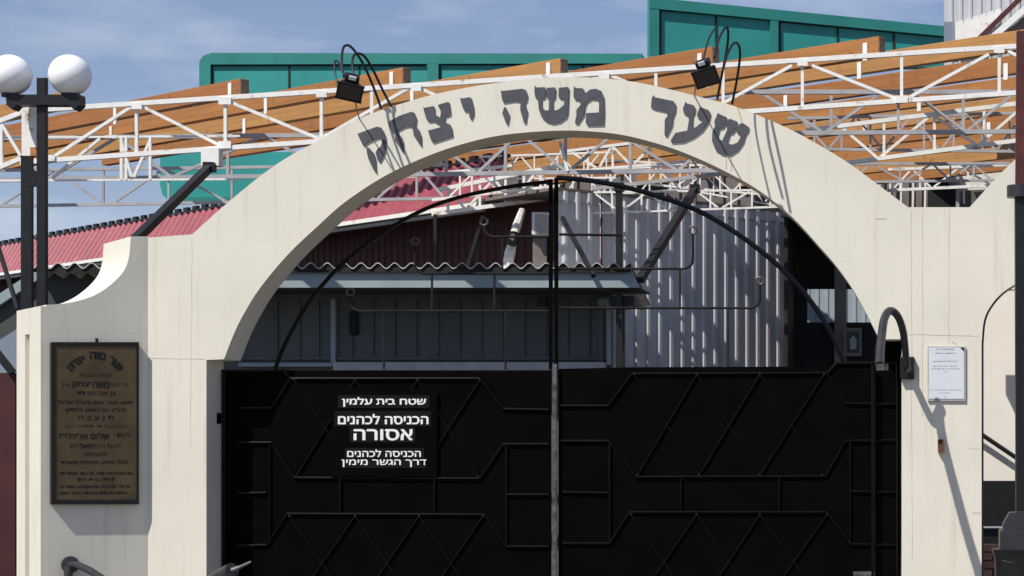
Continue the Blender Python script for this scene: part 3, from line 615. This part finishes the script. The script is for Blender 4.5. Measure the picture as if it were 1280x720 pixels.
# ------------------------------------------------------------------ green panels
def panel_rows(root, quadf, x0, x1, yt, yb, m='green', proud=0): pass
YGp = 18.0
def gp(x, y, o=0): return P(x, y, YGp-o)
g1 = thing('green_hoarding', 'long green framed panel with rounded left corner behind the beams', 'hoarding', gp(500, 175), 'green hoardings behind the roof')
corner = [(248+14*(1-math.cos(a*math.pi/12)), 66+13*(1-math.sin(a*math.pi/12))) for a in range(0, 7)]
q = [(249, 175)]+[(249+14*(1-math.cos(a*math.pi/12)), 67+13*(1-math.sin(a*math.pi/12))) for a in range(7)]+[(803, 68), (803, 175)]
MB().prism([gp(x, y) for x, y in q], (0, .25, 0)).build('back_sheet', M['green'], g1)
def strip(root, name, pts_, o, m, t=.05): MB().prism([gp(x, y, o) for x, y in pts_], (0, t, 0)).build(name, M[m], root)
strip(g1, 'frame_rail', [(263, 66), (803, 67), (803, 79), (263, 80.5)], .06, 'greend', .058)
strip(g1, 'frame_rail', q[1:8]+[(263, 80.5), (263, 175), (249, 175)], .06, 'greend', .058)
strip(g1, 'mullion', [(534, 80), (548, 80), (548, 175), (534, 175)], .06, 'greend', .058)
for r in ((265, 80.8, 531, 82.6), (551, 79.8, 803, 81.6), (263.5, 83, 266, 175), (548.5, 83, 551, 175), (360, 83, 362.5, 175), (448, 83, 450, 175), (640, 82, 642, 175), (728, 82, 730, 175)):
    strip(g1, 'seam', [(r[0], r[1]), (r[2], r[1]), (r[2], r[3]), (r[0], r[3])], .012, 'darkline', .01)
g1b = thing('green_hoarding', 'lower green panel with rounded bottom left corner above the red roof', 'hoarding', P(260, 252, 17), 'green hoardings behind the roof')
q = [(200, 190), (200, 232), (203, 243), (210, 250), (222, 252), (420, 252), (420, 190)]
MB().prism([P(x, y, 17) for x, y in q], (0, .2, 0)).build('sheet', M['green'], g1b)
MB().prism([P(x, y, 16.94) for x, y in [(222, 246), (420, 246), (420, 252), (222, 252)]], (0, .058, 0)).build('frame_rail', M['greend'], g1b)
# right, receding
g2 = thing('green_hoarding', 'taller green panel at upper right with its top edge sloping down', 'hoarding', P(1000, 200, 16), 'green hoardings behind the roof')
A0 = P(812, -3, 14.0); k_ = (A0.z-EYE)
dB = 14.0
hx = lambda px: onplane(px, 100, A0, Vector((.30, -.954, 0)).normalized())
NG = Vector((.30, -.954, 0)).normalized()
def G2(px, py, o=0): return onplane(px, py, A0+NG*o, NG)
ty = lambda x: -3+(x-812)*.098
def strip2(name, pts_, o, m, t): MB().prism([G2(x, y, o) for x, y in pts_], -NG*t).build(name, M[m], g2)
strip2('back_sheet', [(812, ty(812)), (1185, ty(1185)), (1185, 84), (812, 84)], 0, 'green', .2)
strip2('frame_rail', [(812, ty(812)-.5), (1185, ty(1185)-.5), (1185, ty(1185)+12), (812, ty(812)+13)], .07, 'greend', .066)
strip2('frame_rail', [(812, 9), (824, 10), (824, 84), (812, 84)], .065, 'greend', .061)
strip2('mullion', [(963, 23), (973, 24), (973, 84), (963, 84)], .065, 'greend', .061)
for x0, x1 in ((825.5, 963), (974, 1185)):
    strip2('seam', [(x0, ty(x0)+13), (x1, ty(x1)+12.2), (x1, ty(x1)+14), (x0, ty(x0)+15)], .012, 'darkline', .01)
for x in (824.2, 894, 973.5, 1046, 1116):
    strip2('seam', [(x, ty(x)+15), (x+2.6, ty(x)+15), (x+2.6, 84), (x, 84)], .014, 'darkline', .012)

# ------------------------------------------------------------------ corrugated sheet helper
def corr(A, B, up, pitch, amp, N_, prof='sin', bottom_fn=None):
    """sheet from A to B horizontally, extruded by 'up' ; N_ outward normal"""
    A = Vector(A); B = Vector(B); d = B-A; n = max(2, int(d.length/pitch)); up = Vector(up); mb = MB(); vs = []
    if prof == 'sin': st = [(k/8, math.sin(2*math.pi*k/8)) for k in range(8)]
    else: st = [(0, 0), (.52, 0), (.66, 1), (.88, 1)]
    row = []
    for i in range(n):
        for t, a in st: row.append(A+d*((i+t)/n)+N_*(a*amp))
    row.append(B.copy()); m = len(row)
    mb.add(row+[p+up for p in row], [(i, i+1, i+1+m, i+m) for i in range(m-1)])
    return mb
# red roofed building
Ae = P(566, 258.5, 9.0); Be = P(-60, 354, 20.9); dE = (Be-Ae); Be.z = Ae.z
dn = (Be-Ae); dn.normalize(); nn = Vector((dn.y, -dn.x, 0)); 
if nn.y > 0: nn = -nn
Ae2 = Ae - dn*.7; Aw = Ae - dn*2.4
rb = thing('red_roof_building', 'building with a red ribbed sheet roof and maroon wall behind the gate', 'building', (Be.x, Be.y, 0))
upv = Vector((-nn.x*.33, -nn.y*.33, .56))
nrm = Vector((nn.x*.8, nn.y*.8, .5)).normalized()
corr(Ae2, Be, upv, .20, .030, nrm, 'trap').build('roof', M['red'], rb)
MB().bar(Ae2+upv+Vector((0, 0, .015)), Be+upv+Vector((0, 0, .015)), .06, .02).build('ridge_trim', M['frame'], rb)
b = MB(); b.bar(Ae2+upv+Vector((0, 0, .03)), Be+upv+Vector((0, 0, .02)), .05, .02); n_ = int((Be-Ae2).length/.30)
for i in range(n_): b.box((Ae2+upv).lerp(Be+upv, (i+.5)/n_)+Vector((0, 0, .05)), (.14, .055, .075), (dn, nn, Vector((0, 0, 1))))
b.build('ridge_closure', M['frame'], rb)['kind'] = 'stuff'
MB().bar(Ae2+nn*.05-Vector((0, 0, .03)), Be+nn*.05-Vector((0, 0, .03)), .10, .05).build('gutter', M['white'], rb)
MB().bar(Ae2+nn*.02-Vector((0, 0, .09)), Be+nn*.02-Vector((0, 0, .09)), .06, .04).build('fascia_board', M['galv_shade'], rb)
wa = Aw-nn*.45; wb = Be-nn*.45
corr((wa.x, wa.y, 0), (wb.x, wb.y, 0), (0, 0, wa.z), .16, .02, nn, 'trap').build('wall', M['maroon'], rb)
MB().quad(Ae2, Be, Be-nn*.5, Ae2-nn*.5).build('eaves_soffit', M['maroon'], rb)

# low building with wavy fibre-cement roof edge
YB = 6.0
lb = thing('low_outbuilding', 'low slate green outbuilding with a wavy cement sheet roof edge behind the left gate leaf', 'building', P(560, 760, YB+.6))
A = P(30, 331.5, YB); B = P(788, 331.5, YB)
n = 36; L_ = (B.x-A.x)
rows = []
pp_ = []
for i in range(n*8+1):
    x = A.x+L_*i/(n*8); z = A.z+.030*math.cos(2*math.pi*i/8)
    pp_.append(Vector((x, YB, z)))
m_ = len(pp_); bk = [p+Vector((0, 1.6, -.34)) for p in pp_]; lo = [p-Vector((0, 0, .009)) for p in pp_]; lob = [p+Vector((0, 1.6, -.349)) for p in pp_]
b = MB(); b.add(pp_+bk+lo+lob, [(i, i+1, m_+i+1, m_+i) for i in range(m_-1)]+[(2*m_+i, 2*m_+i+1, i+1, i) for i in range(m_-1)]+[(2*m_+i, 3*m_+i, 3*m_+i+1, 2*m_+i+1) for i in range(m_-1)])
b.build('wavy_roof_sheet', M['cement'], lb)
# fascia (deeper inclined board), soffit, wall, sill
def q3(pts_, t, name, m, root=lb): return MB().prism(pts_, t).build(name, M[m], root)
fp = [p+Vector((0, .02, -.012)) for p in pp_]; fq = [Vector((p.x, p.y, A.z-.072)) for p in fp]; b = MB(); b.add(fp+fq, [(i, i+1, m_+i+1, m_+i) for i in range(m_-1)]); b.build('painted_shade_band', M['dark'], lb)  # black band below the wave edge: underside shade put into colour
q3([P(355, 337, YB+.07), P(787, 337, YB+.07), P(800, 359.5, YB+.07), P(150, 359.5, YB+.07), P(150, 337, YB+.07)], (0, .04, 0), 'fascia_board', 'fascia')
z0 = P(0, 359.5, YB+.07).z
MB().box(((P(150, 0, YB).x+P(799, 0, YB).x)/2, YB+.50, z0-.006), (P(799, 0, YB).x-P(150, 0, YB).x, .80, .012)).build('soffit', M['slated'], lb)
YW = YB+.85
wt = P(0, 374, YW).z; xl = P(30, 0, YW).x; xr = P(764, 0, YW).x
MB().box(((xl+xr)/2, YW+.05, wt/2+.05), (xr-xl, .1, wt+.1)).build('wall', M['slate'], lb)
for x in [346, 374, 398, 440, 466, 493, 520, 547, 574, 601, 628, 655, 682, 709, 736]:
    a = P(x, 376, YW-.012); c = P(x, 446, YW-.012); MB().bar(a, c, .02, .026, (0, 1, 0)).build('wall_batten', M['slate'], lb)
MB().bar(P(417.5, 374, YW-.03), P(417.5, 456, YW-.03), .05, .07, (0, 1, 0)).build('door_post', M['fascia'], lb)
MB().bar(P(751, 374, YW-.03), P(751, 456, YW-.03), .05, .05, (0, 1, 0)).build('corner_post', M['slate'], lb)
MB().bar(P(300, 448, YW-.02), P(760, 448, YW-.02), .05, .03).build('lower_rail', M['slate'], lb)
MB().bar(P(419, 458, YW-.09), P(757, 458, YW-.09), .16, .085).build('window_sill', M['galv_shade'], lb)
MB().bar(P(300, 456, YW-.06), P(417, 456, YW-.06), .10, .04).build('lower_rail', M['fascia'], lb)
MB().box(P(442, 404, YW-.03), (.10, .05, .26)).build('wall_hatch', M['dark'], lb, bevel=.02)
b = MB(); b.tube([P(753, 377, YW-.05), P(760, 376, YW-.15), P(763, 384, YW-.15), P(763, 456, YW-.15)], [.06, .05, .045, .04], 10); b.build('downpipe', M['fascia'], lb, smooth=True)
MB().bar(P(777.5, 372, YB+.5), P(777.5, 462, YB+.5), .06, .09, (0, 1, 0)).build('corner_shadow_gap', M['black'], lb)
bw = MB().box(P(780, 377, YB+.45), (.26, .3, .10)).build('eaves_box', M['black'], lb)
MB().box(P(678, 377, YW-.1), (.10, .10, .09)).build('wall_lamp', M['black'], lb)

# left end: dark gable below wavy edge
gb = thing('dark_gable', 'dark slate wall under the wavy roof edge behind the two poles', 'building', P(90, 760, 6.4))
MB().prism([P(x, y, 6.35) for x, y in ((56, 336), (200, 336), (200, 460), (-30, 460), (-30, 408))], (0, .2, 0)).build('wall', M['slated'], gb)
MB().bar(P(-30, 395, 6.3), P(60, 335, 6.3), .06, .10).build('verge_board', M['fascia'], gb)
MB().prism([P(x, y, 6.2) for x, y in ((-40, 450), (26, 408), (26, 800), (-40, 800))], (0, .1, 0)).build('side_panel', M['bluewall'], gb)
MB().bar(P(-5, 300, 5.4), P(22, 385, 5.4), .035, .035).build('stay_bar', M['pipe'], gb)
md_ = thing('maroon_door', 'maroon steel door panel at the far left edge beside the pier', 'door', P(5, 780, 1.6))
MB().prism([P(x, y, 1.6) for x, y in ((-40, 466), (19, 466), (19, 790), (-40, 790))], (0, .05, 0)).build('leaf', M['maroon'], md_)
MB().bar(P(-20, 420, 1.55), P(16, 466, 1.55), .05, .05).build('stay', M['black'], md_)

# ------------------------------------------------------------------ grey shed
us = Vector((math.cos(math.radians(43.5)), math.sin(math.radians(43.5)), 0)); ns = Vector((us.y, -us.x, 0)); 
s0 = P(780, 255, 7.9)
def SH(px, py, o=0): return onplane(px, py, s0+ns*o, ns)
sa = SH(694, 262); sb = SH(987, 262)
sh = thing('grey_shed', 'grey ribbed sheet metal shed seen through the right half of the arch', 'building', (sa.x, sa.y, 0))
z_t = SH(870, 255).z
c_ = corr((sa.x, sa.y, 0), (sb.x, sb.y, 0), (0, 0, z_t), .155, .036, ns, 'trap')
c_.build('ribbed_wall', M['shed'], sh)
MB().bar(Vector((sa.x, sa.y, z_t-.12))+ns*.015, Vector((sb.x, sb.y, z_t-.12))+ns*.015, .012, .012).build('lap_joint', M['galv_shade'], sh)
MB().bar(Vector((sb.x, sb.y, 0))+ns*.01, Vector((sb.x, sb.y, z_t))+ns*.01, .04, .04).build('corner_trim', M['shed'], sh)
MB().prism([Vector((sa.x, sa.y, z_t+.003))+ns*.02, Vector((sb.x, sb.y, z_t+.003))+ns*.02, Vector((sb.x, sb.y, z_t+.003))-ns*2, Vector((sa.x, sa.y, z_t+.003))-ns*2], (0, 0, .03)).build('flat_roof', M['brownsheet'], sh)
# brown building behind
bb = thing('brown_sheet_hall', 'dull brown corrugated hall wall behind the trusses under the arch and in the notch', 'building', P(980, 700, 15))
a = P(596, 200, 15); c = P(1162, 200, 15)
corr((a.x, 15, 0), (c.x, 15, 0), (0, 0, P(0, 190, 15).z), .22, .05, Vector((0, -1, 0)), 'trap').build('wall', M['brownsheet'], bb)
MB().bar(P(596, 189, 14.9), P(1162, 189, 14.9), .08, .05).build('eaves_rail', M['galv_shade'], bb)
for x in (1052, 1068, 1083, 1100, 1113, 1127, 1142, 1157):
    MB().bar(P(x, 206, 14.8), P(x-1, 262, 14.8), .03, .035, (0, 1, 0)).build('rib', M['white'], bb)
dk = thing('dark_doorway', 'black open bay above the notch between the arches', 'doorway', P(1178, 700, 14))
MB().prism([P(x, y, 14) for x, y in ((1160, 205), (1197, 205), (1197, 700), (1160, 700))], (0, .3, 0)).build('dark_bay_sheet', M['dark'], dk)  # near-black sheet, the unlit depth of the bay put into colour
MB().bar(P(1197, 205, 13.9), P(1197, 300, 13.9), .05, .05, (0, 1, 0)).build('jamb', M['galv_shade'], dk)
cw = thing('cream_building', 'cream rendered building at right above the notch', 'building', P(1230, 700, 14.2))
MB().prism([P(x, y, 14.2) for x, y in ((1197, 208), (1330, 208), (1330, 700), (1197, 700))], (0, .3, 0)).build('wall', M['plaster'], cw)
MB().prism([P(x, y, 14.1) for x, y in ((1203, 238), (1248, 236), (1248, 262), (1203, 262))], (0, .09, 0)).build('window', M['slate'], cw)
MB().prism([P(x, y, 14.0) for x, y in ((1218, 240), (1246, 238), (1246, 256), (1225, 252))], (0, .09, 0)).build('awning', M['dark'], cw)

# top right ribbed wall
tr = thing('ribbed_tower_wall', 'grey corrugated wall with a white sloping barge board at the top right corner', 'building', P(1250, 60, 11))
a = P(1180, 60, 11); c = P(1300, 60, 11)
corr((a.x, 11, P(0, 88, 11).z), (c.x, 11, P(0, 88, 11).z), (0, 0, P(0, -20, 11).z-P(0, 88, 11).z), .115, .022, Vector((0, -1, 0)), 'trap').build('upper_wall', M['shed'], tr)
q = [(1194, 60), (1194, 27)]
for i in range(6): q += [(1197+9.5*i, 27-2.9*i), (1203.5+9.5*i, 24.5-2.9*i), (1204+9.5*i, 29.5-2.9*i)]
q += [(1262, 0), (1300, -40), (1300, 60)]
MB().prism([P(x, y, 10.9) for x, y in [(1180, 27), (1193.5, 27), (1193.5, 60), (1180, 60)]], (0, .05, 0)).build('side_flashing', M['bluewall'], tr)
MB().prism([P(x, y, 10.85) for x, y in q[:-3]+[(1256, 10), (1228, 46), (1222, 60)]], (0, .05, 0)).build('sawtooth_sheet', M['white'], tr)
MB().bar(P(1222, 50, 10.6), P(1292, -18, 10.6), .06, .045, (0, 1, 0)).build('dark_verge', M['rustred'], tr)
MB().bar(P(1228, 58, 10.6), P(1300, -4, 10.6), .08, .10, (0, 1, 0)).build('barge_board', M['signw'], tr)
MB().prism([P(x, y, 10.7) for x, y in ((1245, 50), (1300, 3), (1300, 60), (1240, 60))], (0, .05, 0)).build('gable_infill', M['brownsheet'], tr)

# ------------------------------------------------------------------ open dark shed on right, behind arch
os_ = thing('open_shed', 'dark open shed with a post and pale window openings behind the arch, right side', 'building', P(1040, 740, 9))
YO = 9.0
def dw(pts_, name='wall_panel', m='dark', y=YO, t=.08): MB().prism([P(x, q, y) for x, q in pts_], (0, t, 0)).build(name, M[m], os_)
dw([(985, 262), (1180, 262), (1180, 361), (985, 361)])  # walls near-black: the shed's shade is put into their colour
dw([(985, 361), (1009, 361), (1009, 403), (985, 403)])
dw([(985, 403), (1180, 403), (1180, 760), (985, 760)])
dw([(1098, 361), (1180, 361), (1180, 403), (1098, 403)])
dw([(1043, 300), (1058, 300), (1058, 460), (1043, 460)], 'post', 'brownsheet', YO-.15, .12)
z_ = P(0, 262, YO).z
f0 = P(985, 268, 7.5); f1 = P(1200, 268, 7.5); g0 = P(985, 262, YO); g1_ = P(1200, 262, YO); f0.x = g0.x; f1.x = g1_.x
MB().prism([f0, f1, g1_+Vector((0, 1.5, .02)), g0+Vector((0, 1.5, .02))], (0, 0, -.03)).build('roof', M['dark'], os_)  # front edge pulled forward and sloped to shade the dark walls
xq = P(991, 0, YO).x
MB().box((xq, 8.35, z_/2-.06), (.04, 1.5, z_-.12)).build('added_shade_wall', M['dark'], os_)  # added to block sun coming in from the left
dw([(1009, 361.5), (1043, 361.5), (1043, 403), (1009, 403)], 'window_pane', 'pane', YO+.05, .01) if False else None
pw = thing('pale_ribbed_wall', 'pale blue ribbed wall seen through the dark shed window openings', 'wall', P(1050, 760, 12.5))
a = P(990, 0, 12.5); c = P(1130, 0, 12.5)
corr((a.x, 12.5, 0), (c.x, 12.5, 0), (0, 0, P(0, 330, 12.5).z), .12, .018, Vector((0, -1, 0)), 'trap').build('sheet', M['palew'], pw)
nt_ = thing('framed_picture', 'dark framed picture hanging in the open shed above the gate', 'picture', P(1066, 446, YO-.3))
MB().prism([P(x, y, YO-.3) for x, y in ((1055, 410), (1077, 410), (1077, 445), (1055, 445))], (0, .03, 0)).build('frame', M['brownsheet'], nt_)
MB().prism([P(x, y, YO-.305) for x, y in ((1058.5, 414), (1074, 414), (1074, 441), (1058.5, 441))], (0, .02, 0)).build('picture', M['slated'], nt_)
MB().prism([P(x, y, YO-.31) for x, y in ((1062, 424), (1067, 419), (1071, 425), (1070, 436), (1063, 437))], (0, .01, 0)).build('image_patch', M['fascia'], nt_)

# ------------------------------------------------------------------ right side passage
YC = 2.6
sw = thing('passage_wall', 'cream wall inside the small side arch at the right edge', 'wall', P(1260, 780, YC))
MB().prism([P(x, y, YC) for x, y in ((1205, 340), (1420, 340), (1420, 602), (1205, 602))], (0, .2, 0)).build('wall', M['pinkwall'], sw)
dk2 = MB().prism([P(x, y, YC-.02) for x, y in ((1205, 601), (1420, 601), (1420, 790), (1205, 790))], (0, .2, 0)).build('black_plinth', M['black'], sw)
MB().bar(P(1205, 659, YC-.05), P(1300, 659, YC-.05), .03, .012).build('plinth_rail', M['galv_shade'], sw)
MB().bar(P(1200, 350, 2.0), P(1420, 350, 2.0), .16, .17).build('added_shadow_beam', M['plaster'], sw)  # added beam, hidden above the opening, to cast a shadow strip
hr = thing('handrail', 'thin black handrail sloping down inside the side arch', 'handrail', P(1250, 720, 2.2))
MB().tube([P(1215, 535, 2.52), P(1273, 574, 2.52)], .02, 8).build('rail', M['black'], hr, smooth=True)
MB().bar(P(1271, 572, 2.3), P(1271, 740, 2.3), .03, .03, (0, 1, 0)).build('baluster', M['black'], hr)
bp_ = thing('brick_pillar', 'short pink brick pillar low inside the side arch', 'pillar', P(1240, 780, 1.6))
py_ = 680; i = 0
while py_ < 780:
    for j in range(2):
        x0 = 1229+j*22-(i % 2)*9
        MB().box(P(x0+10, py_+4.5, 1.6), (20*(D+1.6)/F, .11, 8.6*(D+1.6)/F)).build('brick', M['brick'], bp_, bevel=.003)
    py_ += 10.5; i += 1
MB().box(P(1239, 733, 1.68), (.28, .08, 105*(D+1.6)/F)).build('mortar_core', M['plaster'], bp_)

YR = -.9
rp = thing('tall_post', 'tall post at the right edge, rust red above and black below its collar', 'post', P(1278, 790, YR))
MB().bar(P(1278.5, 40, YR), P(1277, 236, YR), .085, .09, (0, 1, 0)).build('upper_shaft', M['rustred'], rp)
MB().bar(P(1277, 236, YR), P(1279, 800, YR), .095, .10, (0, 1, 0)).build('lower_shaft', M['black'], rp)
MB().tube([P(1274, 232, YR), P(1274, 247, YR)], .085, 12).build('collar', M['pipe'], rp, smooth=True)
MB().box(P(1271, 675, YR-.1), (.24, .2, .15)).build('base_box', M['pipe'], rp, bevel=.01)
MB().prism([P(x, y, YR-.2) for x, y in ((1254, 655), (1262, 641), (1290, 639), (1290, 662), (1254, 664))], (0, .12, 0)).build('crumpled_cover', M['pipe'], rp)
b = MB(); b.tube([P(1276, 686, YR-.12), P(1276, 700, YR-.12), P(1276, 800, YR-.12)], [.20, .18, .17], 20); b.build('drum', M['black'], rp, smooth=True)
b = MB(); b.tube([P(1276+32*math.cos(a), 692+12*abs(math.sin(a)), YR-.12-.17*math.sin(a)) for a in [math.pi*k/10 for k in range(11)]], .006, 6); b.build('drum_hoop', M['greybar'], rp, smooth=True)
